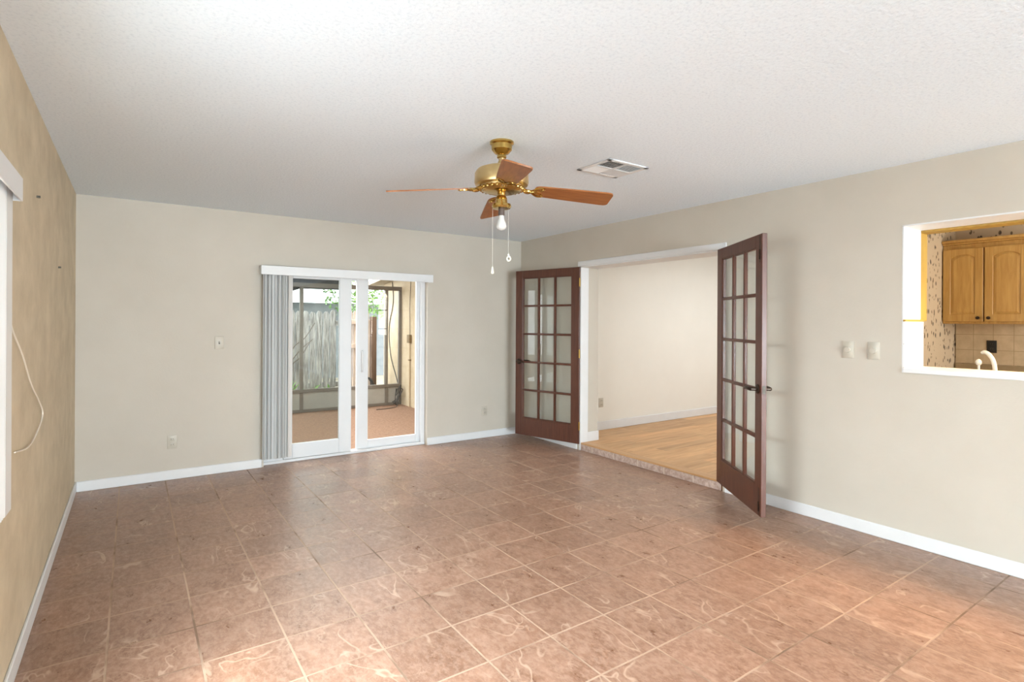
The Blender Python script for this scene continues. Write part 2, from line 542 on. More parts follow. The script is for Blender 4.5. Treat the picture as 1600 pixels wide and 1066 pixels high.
# ------------------------------------------------------------------ the room shell
struct('floor', MB().box(-0.2, W + 0.02, REAR - 0.2, D, -0.12, 0.0).box(1.43, 3.155, D, D + 0.17, -0.12, 0.0), M['tile'])
struct('ceiling', MB().box(-0.2, W + 0.27, REAR - 0.2, D + 0.17, H, H + 0.12), M['ceiling'])
# back wall with the sliding door opening
DX0, DX1, DZ = 1.43, 3.157, 1.95
struct('wall_back', MB().box(0.0, DX0, D, D + 0.17, -0.1, H).box(DX1, W, D, D + 0.17, -0.1, H).box(DX0, DX1, D, D + 0.17, DZ, H), M['wall'])
# left wall with its window opening
LY0, LY1, LZ0, LZ1 = 0.95, 2.46, 0.80, 1.86
struct('wall_left', MB().box(-0.2, 0, REAR, LY0, -0.1, H).box(-0.2, 0, LY1, D + 0.17, -0.1, H).box(-0.2, 0, LY0, LY1, -0.1, LZ0).box(-0.2, 0, LY0, LY1, LZ1, H), M['tan'])
# right wall with the french door opening and the kitchen pass-through
XR = W + 0.27
OY0, OY1, OZ = 2.80, 4.60, 2.035
PY0, PY1, PZ0, PZ1 = -0.30, 1.495, 1.10, 2.047
struct('wall_right', MB().box(W, XR, REAR, PY0, -0.1, H).box(W, XR, PY1, OY0, -0.1, H).box(W, XR, OY1, D + 0.17, -0.1, H).box(W, XR, PY0, PY1, -0.1, PZ0).box(W, XR, PY0, PY1, PZ1, H).box(W, XR, OY0, OY1, OZ, H), M['wall'])
RX0, RX1, RZ0, RZ1 = 0.4, 4.1, 0.15, 2.25
struct('wall_rear', MB().box(-0.2, RX0, REAR - 0.2, REAR, -0.1, H).box(RX1, XR, REAR - 0.2, REAR, -0.1, H).box(RX0, RX1, REAR - 0.2, REAR, -0.1, RZ0).box(RX0, RX1, REAR - 0.2, REAR, RZ1, H), M['wall'])


def base(name, *boxes):
    mb = MB()
    for b in boxes:
        mb.box(*b, bev=0.004, seg=1)
    return struct(name, mb, M['white'])


BH = 0.085
base('baseboard_left', (0, 0.013, REAR, D, 0, BH))
base('baseboard_back', (0.013, 1.412, D - 0.013, D, 0, BH), (DX1 + 0.001, W - 0.013, D - 0.013, D, 0, BH))
base('baseboard_right', (W - 0.013, W, REAR, 2.775, 0, BH), (W - 0.013, W, 4.635, D - 0.013, 0, BH))
base('baseboard_jamb', (W + 0.11, XR + 0.012, OY1 - 0.013, OY1, 0.08, 0.185), (XR, XR + 0.013, OY1, 5.0, 0.08, 0.185))
# french door casing: head trim and side jambs
tr = MB()
tr.box(W - 0.012, W, OY0 - 0.03, OY1 + 0.03, OZ - 0.005, OZ + 0.052, 0.004, 1)
tr.box(W - 0.004, W + 0.11, OY1 - 0.018, OY1 + 0.001, 0.0, OZ, 0.002, 1)
tr.box(W - 0.004, W + 0.11, OY0 - 0.001, OY0 + 0.018, 0.08, OZ, 0.002, 1)
tr.box(W - 0.004, XR, OY0, OY1, OZ - 0.016, OZ + 0.001)
struct('trim_1', tr, M['white'])
# raised floor of the adjoining room with a tiled riser
struct('trim_2', MB().box(W + 0.001, W + 0.02, OY0 + 0.02, OY1 - 0.02, 0.0, 0.066, 0.003, 1), M['steptile'])
struct('trim_3', MB().box(W + 0.0, W + 0.115, OY0 + 0.02, OY1 - 0.02, 0.066, 0.084, 0.005, 2), M['nosing'])
struct('floor_adjoining_room', MB().box(W + 0.03, 8.6, 2.12, 5.0, -0.1, 0.08), M['plank'])
struct('wall_adjoining_back', MB().box(XR, 8.7, 5.0, 5.15, -0.1, H), M['wall_room'])
struct('wall_adjoining_far', MB().box(8.6, 8.7, 1.985, 5.0, -0.1, H), M['wall_room'])
struct('ceiling_adjoining_room', MB().box(XR, 8.7, 1.985, 5.15, H, H + 0.12), M['white'])
base('baseboard_adjoining', (XR + 0.012, 8.6, 4.986, 5.0, 0.08, 0.185))
# kitchen shell
struct('wall_kitchen_side', MB().box(XR, 8.6, 2.05, 2.12, -0.1, H), M['wall_room'])
struct('wall_kitchen_papered', MB().box(XR, 7.03, 1.985, 2.05, -0.1, H), M['paper'])
struct('wall_kitchen_far', MB().box(7.03, 7.15, -1.6, 2.05, -0.1, H), M['paper'])
struct('wall_kitchen_near', MB().box(XR, 7.15, -1.7, -1.6, -0.1, H), M['wall_room'])
struct('floor_kitchen', MB().box(XR, 7.03, -1.6, 1.985, -0.1, 0.0), M['subfloor'])
struct('ceiling_kitchen', MB().box(XR, 7.15, -1.7, 1.985, H, H + 0.12), M['white'])
struct('trim_4', MB().box(7.018, 7.03, -1.6, 1.975, 1.038, 1.418), M['backsplash'])
# pass-through: white lining, tiled jamb, sill
struct('trim_5', MB().box(W - 0.001, XR + 0.003, PY1 - 0.006, PY1 + 0.002, PZ0, PZ1).box(W - 0.001, XR, PY0, PY1, PZ1 - 0.008, PZ1 + 0.001), M['white'])
struct('trim_6', MB().box(W - 0.002, XR + 0.03, PY1 - 0.014, PY1 - 0.005, 1.128, 1.428), M['whitetile'])
struct('trim_7', MB().box(W - 0.006, XR + 0.03, PY1 - 0.02, PY1 - 0.005, 1.428, 1.442, 0.003), M['oaktrim'])
struct('trim_8', MB().box(W - 0.012, XR + 0.02, PY0, PY1 - 0.006, PZ0, 1.13, 0.004), M['white'])

# ------------------------------------------------------------------ windows
w1 = MB()
for b in ((LY0, LY1, LZ0, LZ0 + 0.05), (LY0, LY1, LZ1 - 0.05, LZ1), (LY0, LY0 + 0.05, LZ0, LZ1), (LY1 - 0.05, LY1, LZ0, LZ1), (LY0, LY1, 1.31, 1.35)):
    w1.box(-0.15, -0.10, *b)
w1 = struct('window_1', w1, M['vinyl'])
MB().box(-0.128, -0.124, LY0 + 0.04, LY1 - 0.04, LZ0 + 0.04, LZ1 - 0.04).build('pane', M['glass'], w1)
w2 = MB()
for b in ((RX0, RX1, RZ0, RZ0 + 0.05), (RX0, RX1, RZ1 - 0.05, RZ1), (RX0, RX0 + 0.05, RZ0, RZ1), (RX1 - 0.05, RX1, RZ0, RZ1), (2.22, 2.28, RZ0, RZ1)):
    w2.box(b[0], b[1], REAR - 0.14, REAR - 0.09, b[2], b[3])
w2 = struct('window_2', w2, M['vinyl'])  # unseen window, added so the rear fill can reach the room
MB().box(RX0 + 0.04, RX1 - 0.04, REAR - 0.118, REAR - 0.114, RZ0 + 0.04, RZ1 - 0.04).build('pane', M['glass'], w2)

# ------------------------------------------------------------------ sliding glass door
fr = MB()
fr.box(DX1 - 0.045, DX1, D + 0.065, D + 0.16, 0, DZ, 0.003, 1)
fr.box(DX0, 1.622, D + 0.075, D + 0.16, 0, DZ, 0.003, 1)
fr.box(DX0, DX1, D + 0.065, D + 0.16, 1.905, DZ, 0.003, 1)
fr.box(DX0, 2.40, D + 0.125, D + 0.16, 1.845, 1.905, 0.003, 1)
fr.box(DX0, DX1, D + 0.060, D + 0.17, 0, 0.028, 0.004, 1)
door = struct('door_1', fr, M['vinyl'])
door['label'] = 'white vinyl sliding glass door open to the screened porch'


def slider(x0, x1, y0, y1, z0, z1, sl, sr, br, trl, glass, parent):
    mb = MB()
    mb.box(x0, x0 + sl, y0, y1, z0, z1, 0.004, 1)
    mb.box(x1 - sr, x1, y0, y1, z0, z1, 0.004, 1)
    mb.box(x0 + sl, x1 - sr, y0, y1, z0, z0 + br, 0.004, 1)
    mb.box(x0 + sl, x1 - sr, y0, y1, z1 - trl, z1, 0.004, 1)
    p = mb.build('door_panel', M['vinyl'], parent)
    ym = (y0 + y1) / 2
    MB().box(x0 + sl - 0.01, x1 - sr + 0.01, ym - 0.003, ym + 0.003, z0 + br - 0.01, z1 - trl + 0.01).build('pane', glass, p)
    return p


slider(1.625, 2.304, D + 0.067, D + 0.105, 0.03, 1.92, 0.082, 0.13, 0.146, 0.08, M['tint'], door)
rp = slider(2.376, 3.120, D + 0.117, D + 0.150, 0.028, 1.92, 0.129, 0.048, 0.088, 0.012, M['glass'], door)
hd = MB()
hd.tube(smoothpath([(2.432, D + 0.117, 0.865), (2.432, D + 0.085, 0.885), (2.432, D + 0.080, 0.98), (2.432, D + 0.085, 1.075), (2.432, D + 0.117, 1.095)], 5), 0.008)
hd.box(2.414, 2.450, D + 0.112, D + 0.118, 0.85, 1.11, 0.002, 1)
hd.build('handle', M['white'], rp)

# vertical blinds stacked beside the sliding door
vb = thing('vertical_blinds', 'grey vertical blinds gathered at the left of the sliding glass door under a white valance', 'blinds', (1.40, D, 0.0))
v = MB()
v.box(0.0 - 0.018, 1.775, -0.108, -0.100, 1.852, 1.938, 0.002, 1)
v.box(-0.018, -0.010, -0.101, -0.001, 1.852, 1.938, 0.002, 1)
v.box(1.767, 1.775, -0.101, -0.001, 1.852, 1.938, 0.002, 1)
v.build('valance', M['white'], vb)
MB().box(0.0, 1.76, -0.072, -0.030, 1.885, 1.925, 0.003, 1).build('head_rail', M['vinyl'], vb)
for k in range(13):
    ang = R(56 + random.uniform(-16, 16))
    if k == 5:
        ang = R(20)
    x = 0.030 + k * 0.0188
    m = MB()
    n = 7
    poly = []
    for side in (1, -1):
        for q in (range(n) if side == 1 else range(n - 1, -1, -1)):
            s_ = (q / (n - 1) - 0.5) * 0.086
            poly.append((s_, 0.006 * (1 - (s_ / 0.043) ** 2) + side * 0.0008))
    poly = [(a * math.cos(ang) - b * math.sin(ang), a * math.sin(ang) + b * math.cos(ang)) for a, b in poly]
    m.prism([(x + a, -0.056 + b) for a, b in poly], 0.082, 1.885)
    m.build('vane', M['vane'], vb)

# side window blinds at the picture's left edge
vb2 = thing('vertical_blinds', 'white vertical blinds with valance on the tan wall window', 'blinds', (0.0, 1.75, 0.0))
v = MB()
PV, VZ0, VZ1, VY = 0.056, 1.838, 1.923, 0.905
v.box(PV - 0.006, PV, -0.98, VY, VZ0, VZ1, 0.002, 1)
v.box(0.0005, PV - 0.005, VY - 0.006, VY, VZ0, VZ1, 0.002, 1)
v.box(0.0005, PV - 0.005, -0.98, -0.974, VZ0, VZ1, 0.002, 1)
v.build('valance', M['white'], vb2)
MB().box(0.010, 0.040, -0.95, 0.88, VZ1 - 0.05, VZ1 - 0.01, 0.003, 1).build('head_rail', M['vinyl'], vb2)
for k in range(11):
    m = MB()
    y = 0.83 if k == 0 else 0.775 - k * 0.024
    m.obox(0.030 if k == 0 else 0.018, y, (0.735 + 1.87) / 2, 0.0015, 0.05 if k else 0.10, 1.87 - 0.735, (0, 0, R(-24 if k else -1)))
    m.build('vane', M['vane'], vb2)


# ------------------------------------------------------------------ french doors
def lever(parent, sx, x, y, z, flip):
    h = MB()
    h.lathe([(0.0005, 0), (0.034, 0.001), (0.034, 0.006), (0.024, 0.012), (0.0005, 0.0125)], (0, 0, 0), 20, 'y')
    h.tube([(0, 0.008, 0), (0, 0.05, 0)], 0.012, 10)
    h.tube(smoothpath([(0, 0.048, 0), (0.02 * sx, 0.054, 0.001), (0.06 * sx, 0.054, 0.004), (0.105 * sx, 0.050, -0.004)], 4), 0.0135, 10, 0.0105)
    if flip:
        for q in h.bm.verts:
            q.co.y = -q.co.y
    for q in h.bm.verts:
        q.co += Vector((x, y, z))
    return h.build('handle', M['bronze'], parent)


def french_door(label, A, B, z0, h, w, bolts, hinge_mat, front_pins):
    # local x runs from the hinge to the free edge; the face seen in the photo is y = 0 and the leaf lies on the -y side
    d = Vector((B[0] - A[0], B[1] - A[1]))
    root = thing('french_door', label, 'door', (A[0], A[1], z0), math.atan2(d.y, d.x), kind='thing')
    T = 0.036
    # choose which side the leaf lies on: away from the camera
    nrm = Vector((-d.y, d.x)).normalized()
    sgn = -1 if nrm.dot(Vector((cam.location.x - A[0], cam.location.y - A[1]))) > 0 else 1
    ya, yb = (0, sgn * T)
    lo, hi = min(ya, yb), max(ya, yb)
    st, tr_, br, mu = 0.105, 0.088, 0.205, 0.024
    f = MB()
    f.box(0, st, lo, hi, 0, h, 0.003, 1)
    f.box(w - st, w, lo, hi, 0, h, 0.003, 1)
    f.box(st - 0.002, w - st + 0.002, lo + 0.0005, hi - 0.0005, 0, br, 0.003, 1)
    f.box(st - 0.002, w - st + 0.002, lo + 0.0005, hi - 0.0005, h - tr_, h, 0.003, 1)
    f.build('frame', M['mahogany'], root)
    gx0, gx1, gz0, gz1 = st, w - st, br, h - tr_
    g = MB()
    for i in (1, 2):
        x = gx0 + (gx1 - gx0) * i / 3
        g.box(x - mu / 2, x + mu / 2, lo + 0.004, hi - 0.004, gz0 - 0.002, gz1 + 0.002, 0.005, 2)
    for j in range(1, 5):
        z = gz0 + (gz1 - gz0) * j / 5
        g.box(gx0 - 0.002, gx1 + 0.002, lo + 0.003, hi - 0.003, z - mu / 2, z + mu / 2, 0.005, 2)
    # glazing beads round the opening
    for a in ((gx0, gx0 + 0.010, gz0, gz1), (gx1 - 0.010, gx1, gz0, gz1), (gx0, gx1, gz0, gz0 + 0.010), (gx0, gx1, gz1 - 0.010, gz1)):
        g.box(a[0], a[1], lo + 0.006, hi - 0.006, a[2], a[3], 0.003, 1)
    g.build('muntin_grid', M['mahogany'], root)
    gl = MB()
    for i in range(3):
        for j in range(5):
            x0 = gx0 + (gx1 - gx0) * i / 3
            x1 = gx0 + (gx1 - gx0) * (i + 1) / 3
            za = gz0 + (gz1 - gz0) * j / 5
            zb = gz0 + (gz1 - gz0) * (j + 1) / 5
            gl.box(x0 + 0.009, x1 - 0.009, (lo + hi) / 2 - 0.0015, (lo + hi) / 2 + 0.0015, za + 0.009, zb - 0.009)
    gl.build('glass', M['glass'], root, smooth=0)
    zk = 0.875
    lever(root, -1, w - 0.058, hi, zk, False)
    lever(root, -1, w - 0.058, lo, zk, True)
    # latch plate on the free edge
    MB().box(w - 0.0005, w + 0.0015, lo + 0.008, hi - 0.008, zk - 0.028, zk + 0.028).build('latch', M['slot'], root)
    for z in (0.20, h * 0.51, h - 0.17):
        hb = MB()
        yk = ya - sgn * 0.004 if front_pins else yb + sgn * 0.004
        hb.tube([(-0.004, yk, z - 0.047), (-0.004, yk, z + 0.047)], 0.0075, 10)
        hb.box(-0.003, 0.0005, lo + 0.003, hi - 0.003, z - 0.044, z + 0.044)
        hb.build('hinge', hinge_mat, root)
    if bolts:
        for z in (0.012, h - 0.197):
            b = MB()
            yf = ya - sgn * 0.001
            b.box(w - 0.045, w - 0.027, min(yf, ya + sgn * 0.006), max(yf, ya + sgn * 0.006), z, z + 0.185, 0.0004, 1)
            b.box(w - 0.041, w - 0.031, min(yf, yf - sgn * 0.006), max(yf, yf - sgn * 0.006), z + 0.02, z + 0.09, 0.002, 1)
            b.build('flush_bolt', M['bronze'], root)
    return root


french_door('open mahogany french door on the near jamb, swung out edge-on into the tiled room', (4.44, 2.843), (3.93, 2.136), 0.08, 1.951, 0.872, True, M['bronze'], False)
french_door('open mahogany french door folded back toward the far room corner with brass hinges', (4.447, 4.592), (4.190, 5.482), 0.066, 1.960, 0.905, False, M['brass'], True)

# ------------------------------------------------------------------ ceiling fan
FX, FY = 2.119, 2.633
fan = thing('ceiling_fan', 'brass ceiling fan with four walnut blades and a single bare bulb', 'ceiling fan', (FX, FY, 0), 0)


def fz(v):
    return 1.4103 + (503.7 - v) * 3.155 / 860.7


MB().lathe([(0.069, H), (0.069, H - 0.010), (0.060, H - 0.018), (0.058, H - 0.045), (0.040, H - 0.066), (0.024, H - 0.072), (0.027, H - 0.084), (0.027, H - 0.09), (0.02, H - 0.094)], seg=36).build('canopy', M['brass'], fan)
MB().lathe([(0.020, H - 0.09), (0.017, H - 0.105), (0.024, H - 0.125), (0.026, H - 0.16)], seg=24).build('downrod', M['pale_brass'], fan)
MB().lathe([(0.026, 2.300), (0.055, 2.298), (0.105, 2.292), (0.140, 2.278), (0.153, 2.258), (0.155, 2.205), (0.150, 2.192), (0.120, 2.188), (0.118, 2.176)], seg=48).build('motor_housing', M['pale_brass'], fan)
fl = MB()
fl.lathe([(0.118, 2.180), (0.124, 2.172), (0.112, 2.160), (0.080, 2.150), (0.040, 2.146)], seg=40)
for k in range(24):
    a = 2 * PI * k / 24
    fl.sphere((0.120 * math.cos(a), 0.120 * math.sin(a), 2.171), 0.011, u=8, v=6)
fl.build('flywheel', M['brass'], fan)
MB().lathe([(0.024, 2.160), (0.023, 2.133), (0.026, 2.128), (0.032, 2.118), (0.034, 2.104), (0.035, 2.090), (0.054, 2.084), (0.056, 2.072), (0.050, 2.060), (0.030, 2.058)], seg=32).build('light_fitter', M['brass'], fan)
so = MB().lathe([(0.018, 2.060), (0.018, 2.022), (0.015, 2.020)], seg=20).build('socket', M['socket'], fan)
bp = []
for k in range(17):
    t = k / 16
    if t < 0.3:
        r = 0.0135 + 0.004 * t / 0.3
    else:
        q = (t - 0.3) / 0.7
        r = 0.0175 + 0.0115 * math.sin(min(q / 0.55, 1) * PI / 2) if q < 0.55 else 0.029 * math.sqrt(max(0, 1 - ((q - 0.55) / 0.45) ** 2)) + 0.0003
    bp.append((r, 2.022 - 0.088 * t))
MB().lathe(bp, (0, 0, 0), 24).build('bulb', M['bulb'], fan)
RA = math.atan2(-0.568, 0.823) + R(8)
for k in range(4):
    ang = RA + k * PI / 2
    out = []
    L0, L1 = 0.190, 0.645
    n = 10
    pr = [(0.190, 0.030), (0.196, 0.045), (0.212, 0.055), (0.24, 0.059), (0.40, 0.067), (0.60, 0.0745), (0.625, 0.0735), (0.638, 0.067), (0.645, 0.055)]
    poly = pr + [(a, -b) for a, b in reversed(pr)]
    pm = Matrix.Translation((0, 0, 2.182)) @ Matrix.Rotation(R(4.2), 4, 'Y') @ Matrix.Rotation(R(-13.5), 4, 'X')
    b = MB().prism(poly, -0.004, 0.004)
    for q in b.bm.verts:
        q.co = pm @ q.co
    bo = b.build('blade', M['blade'], fan)
    bo.rotation_euler = (0, 0, ang)
    ir = MB()
    ir.tube(smoothpath([(0.090, 0, 0.016), (0.118, 0, 0.006), (0.150, 0, -0.006), (0.185, 0, -0.006)], 4), 0.010, 8)
    for s_ in (-1, 1):
        ir.tube(smoothpath([(0.165, 0, -0.009), (0.190, s_ * 0.030, -0.008), (0.213, s_ * 0.050, -0.007), (0.240, s_ * 0.048, -0.006), (0.243, s_ * 0.036, -0.006)], 4), 0.0055, 6)
        ir.tube(smoothpath([(0.175, 0, -0.009), (0.205, s_ * 0.012, -0.007), (0.228, s_ * 0.020, -0.007), (0.236, s_ * 0.034, -0.006)], 4), 0.0055, 6)
        ir.sphere((0.236, s_ * 0.036, -0.006), 0.008, u=8, v=6)
    ir.sphere((0.150, 0, -0.010), 0.018, 1.5, 1, 0.7, 10, 6)
    for q in ir.bm.verts:
        q.co = pm @ q.co
    io = ir.build('blade_iron', M['brass'], bo)
for (dx, dy, z0, z1, kind) in ((-0.040, 0.030, 2.075, 1.728, 0), (0.052, 0.004, 2.075, 1.800, 1)):
    ch = MB()
    ch.tube([(dx, dy, z0), (dx, dy, z1)], 0.0007, 6)
    co = ch.build('pull_chain', M['chain'], fan)
    e = MB()
    if kind:
        e.tube([(dx - 0.012 * math.cos(a) + 0.003, dy, z1 - 0.022 + 0.013 * math.sin(a)) for a in [2 * PI * i / 16 for i in range(16)]], 0.0045, 8, closed=True)
        e.tube([(dx, dy, z1 + 0.004), (dx, dy, z1 - 0.012)], 0.005, 8)
    else:
        e.lathe([(0.003, z1), (0.005, z1 - 0.010), (0.009, z1 - 0.030), (0.010, z1 - 0.038), (0.004, z1 - 0.042)], (dx, dy, 0), 12)
    e.build('chain_pull', M['cream'], co)

# ------------------------------------------------------------------ ceiling vent
vx0, vx1, vy0, vy1 = 2.832, 3.194, 2.490, 2.802
vent = thing('ceiling_vent', 'white square louvered air vent set in the ceiling behind the fan', 'vent', ((vx0 + vx1) / 2, (vy0 + vy1) / 2, H))
hx, hy = (vx1 - vx0) / 2, (vy1 - vy0) / 2
f = MB()
bw = 0.032
f.box(-hx, hx, -hy, -hy + bw, -0.008, 0, 0.003, 1).box(-hx, hx, hy - bw, hy, -0.008, 0, 0.003, 1)
f.box(-hx, -hx + bw, -hy, hy, -0.008, 0, 0.003, 1).box(hx - bw, hx, -hy, hy, -0.008, 0, 0.003, 1)
f.box(-0.006, 0.006, -hy, hy, -0.0085, 0).box(-hx, hx, -0.006, 0.006, -0.0085, 0)
f.build('frame', M['white'], vent)
MB().box(-hx + 0.01, hx - 0.01, -hy + 0.01, hy - 0.01, -0.001, -0.0002).build('backing', M['ventdark'], vent)
for (sx, sy) in ((-1, -1), (-1, 1), (1, -1), (1, 1)):
    l = MB()
    n = 8
    for k in range(n):
        t = (k + 0.5) / n
        if sx * sy > 0:
            x = sx * (0.008 + t * (hx - bw - 0.008))
            l.obox(x, sy * (hy - bw + 0.006) / 2, -0.0045, 0.0135, hy - bw - 0.006, 0.001, (0, R(32) * sx, 0))
        else:
            y = sy * (0.008 + t * (hy - bw - 0.008))
            l.obox(sx * (hx - bw + 0.006) / 2, y, -0.0045, hx - bw - 0.006, 0.0115, 0.001, (R(-32) * sy, 0, 0))
    l.build('louver', M['white'], vent)


# ------------------------------------------------------------------ switches and outlets
def plate(name, label, cat, loc, rotz, kind, mat='plate', group=None):
    # local: plate lies in xz, faces -y
    t = thing(name, label, cat, loc, rotz, group)
    MB().box(-0.037, 0.037, -0.006, -0.0005, -0.058, 0.058, 0.003, 2).build('plate', M[mat], t)
    if kind == 'outlet':
        for z in (-0.024, 0.024):
            MB().box(-0.017, 0.017, -0.0085, -0.005, z - 0.015, z + 0.015, 0.004, 2).build('receptacle', M[mat], t)
            MB().box(-0.0085, -0.0055, -0.0090, -0.008, z - 0.003, z + 0.008).box(0.0055, 0.0085, -0.0090, -0.008, z - 0.003, z + 0.008).build('slot', M['slot'], t)
    elif kind == 'toggle':
        MB().box(-0.006, 0.006, -0.0072, -0.005, -0.013, 0.013).build('slot', M['slot'], t)
        MB().obox(0, -0.012, 0.004, 0.008, 0.018, 0.010, (R(-20), 0, 0), 0.002).build('toggle', M[mat], t)
    elif kind == 'dimmer':
        MB().lathe([(0.020, -0.005), (0.020, -0.016), (0.0185, -0.024), (0.0005, -0.0245)], (0, 0, 0), 24, 'y').build('knob', M[mat], t)
    return t


plate('wall_outlet', 'beige duplex outlet low on the back wall left of the blinds', 'outlet', (0.678, D, 0.332), 0, 'outlet')
plate('wall_outlet', 'beige duplex outlet low on the back wall right of the sliding door', 'outlet', (3.924, D, 0.326), 0, 'outlet')
plate('wall_outlet', 'ivory outlet low on the cream wall beyond the wood floor', 'outlet', (5.17, 5.0, 0.42), 0, 'outlet')
plate('light_switch', 'beige toggle light switch on the back wall left of the blinds', 'switch', (1.045, D, 1.207), 0, 'toggle')
plate('dimmer_switch', 'beige round knob dimmer nearer the french door', 'switch', (W, 1.819, 1.234), -PI / 2, 'dimmer')
plate('dimmer_switch', 'beige round knob dimmer nearer the kitchen pass-through', 'switch', (W, 1.659, 1.233), -PI / 2, 'dimmer')
plate('wall_outlet', 'black outlet on the tan kitchen backsplash behind the faucet', 'outlet', (7.018, 1.70, 1.205), -PI / 2, 'outlet', 'black')

# ------------------------------------------------------------------ cord on the left wall, nails
pts = [(0.010, 2.72, 1.44), (0.010, 2.80, 1.37), (0.012, 3.02, 1.262), (0.012, 3.26, 1.12), (0.012, 3.50, 1.02), (0.014, 3.632, 0.934), (0.012, 3.45, 0.872), (0.010, 3.20, 0.850), (0.008, 2.88, 0.890)]
tag(MB().tube(smoothpath(pts, 8), 0.0032, 8).build('blind_cord', M['whitecord'], recentre=True), 'thin cream cord looping from the window across the tan wall', 'cord')
for (y, z, l) in ((4.458, 1.739, 'small dark nail in the tan wall, the lower one nearer the corner'), (3.506, 2.006, 'small dark nail in the tan wall beside the window valance')):
    tag(MB().tube([(-0.004, y, z), (0.014, y, z)], 0.006, 8).build('nail', M['slot'], recentre=True), l, 'nail', 'nails in the tan wall')

# ------------------------------------------------------------------ kitchen
ov = thing('pass_through_valance', 'golden oak trim framing the kitchen side of the pass-through', 'trim', (XR, 1.5, 1.43), kind='thing')
MB().box(0.007, 0.138, -0.002, 0.10, 0.002, 0.612, 0.002, 1).build('side_panel', M['oaktrim'], ov)
MB().box(0.007, 0.138, -1.80, 0.10, 0.5975, 0.76, 0.002, 1).build('header_panel', M['oaktrim'], ov)

cab = thing('wall_cabinet', 'golden oak upper kitchen cabinet with two arched doors above tan tile', 'cabinet', (7.03, 1.67, 1.418))
cw0, cw1, ch = -0.315, 0.313, 0.735
MB().box(-0.325, -0.001, cw0, cw1, 0, ch, 0.003, 1).build('body', M['oak'], cab)
cr = MB()
cr.box(-0.345, -0.002, cw0 - 0.015, cw1 - 0.001, ch, ch + 0.016, 0.003, 1).box(-0.365, -0.002, cw0 - 0.03, cw1 - 0.0005, ch + 0.016, ch + 0.042, 0.006, 2)
cr.build('crown', M['oak'], cab)


def arch_door(y0, y1, knob_y):
    z0, z1, x = 0.022, ch - 0.045, -0.3255
    d = MB().box(x - 0.018, x, y0, y1, z0, z1, 0.004, 2).build('door', M['oak'], cab)
    # raised arched centre panel with a surrounding groove
    a0, a1, b0, b1 = y0 + 0.058, y1 - 0.058, z0 + 0.065, z1 - 0.085

    def archpoly(m):
        poly = [(a0 - m, b0 - m), (a1 + m, b0 - m)]
        for i in range(13):
            t = i / 12
            poly.append((a1 + m - (a1 - a0 + 2 * m) * t, b1 + m + 0.034 * math.sin(PI * t) ** 0.8))
        return poly
    pn = MB()
    o_, m_ = archpoly(-0.004), archpoly(-0.024)
    n = len(o_)
    A = [pn.bm.verts.new((x - 0.0185, p[0], p[1])) for p in o_]
    B = [pn.bm.verts.new((x - 0.0245, p[0], p[1])) for p in m_]
    for k in range(n):
        pn.bm.faces.new((A[k], A[(k + 1) % n], B[(k + 1) % n], B[k]))
    pn.bm.faces.new(B)
    pn.build('raised_panel', M['oak'], d, smooth=0)
    # stiles and rails standing proud round the arch
    fr_ = MB()
    xf0, xf1 = x - 0.0262, x - 0.0178
    fr_.box(xf0, xf1, y0, a0, z0, z1, 0.002, 1).box(xf0, xf1, a1, y1, z0, z1, 0.002, 1).box(xf0, xf1, a0 - 0.002, a1 + 0.002, z0, b0, 0.002, 1)
    top = archpoly(0.0)[2:]
    fr_.prism([(a0, z1), (a1, z1)] + top, xf0 + 0.0003, xf1, 'yz')
    fr_.build('stile_frame', M['oak'], d)
    MB().lathe([(0.007, 0), (0.007, -0.012), (0.015, -0.018), (0.014, -0.026), (0.0005, -0.029)], (x - 0.026, knob_y, z0 + 0.032), 16, 'x').build('knob', M['bronze'], d)


arch_door(0.008, 0.305, 0.040)
arch_door(-0.307, -0.004, -0.036)

ct = thing('kitchen_counter', 'brown laminate kitchen counter with a low lip below tan backsplash', 'counter', (6.73, 0.2, 0))
MB().box(-0.32, 0.287, -1.7, 1.772, 0.872, 0.912, 0.006, 2).build('worktop', M['counter'], ct)
MB().box(0.262, 0.2875, -1.7, 1.772, 0.912, 1.037, 0.003, 1).build('lip', M['counter'], ct)
MB().box(-0.29, 0.287, -1.7, 1.772, 0.0, 0.872).build('cabinet_base', M['oak'], ct)
sk = thing('sink_counter', 'kitchen sink counter behind the pass-through wall', 'counter', (5.05, 0.6, 0))
MB().box(-0.312, 0.32, -1.9, 1.372, 0.872, 0.912, 0.006, 2).build('worktop', M['counter'], sk)
MB().box(-0.312, 0.29, -1.9, 1.372, 0.0, 0.872).build('cabinet_base', M['oak'], sk)
fa = thing('kitchen_faucet', 'white kitchen faucet with curved spout rising behind the sill', 'faucet', (4.98, 1.16, 0.912))
MB().lathe([(0.026, 0), (0.026, 0.03), (0.016, 0.04), (0.014, 0.16)], seg=20).build('base', M['chrome'], fa)
MB().tube(smoothpath([(0, 0, 0.15), (0, 0.002, 0.22), (0.0, 0.012, 0.27), (0.01, 0.035, 0.305), (0.02, 0.058, 0.318), (0.03, 0.072, 0.312)], 6), 0.0125, 12).build('spout', M['chrome'], fa)
hk = MB()
hk.tube([(0.0, 0.085, 0.0), (0.0, 0.085, 0.235)], 0.007, 8)
hk.sphere((0.0, 0.085, 0.25), 0.017, 1, 1, 1.3)
hk.build('knob', M['chrome'], fa)
tl = thing('sink_light', 'slim lit lamp fixed under the oak header over the kitchen sink', 'light fixture', (4.80, 0.55, 2.0275))
MB().box(-0.045, 0.045, -0.30, 0.30, -0.024, -0.0005, 0.004, 1).build('body', M['white'], tl)
MB().box(-0.035, 0.035, -0.29, 0.29, -0.036, -0.0245, 0.003, 1).build('diffuser', M['tube'], tl)

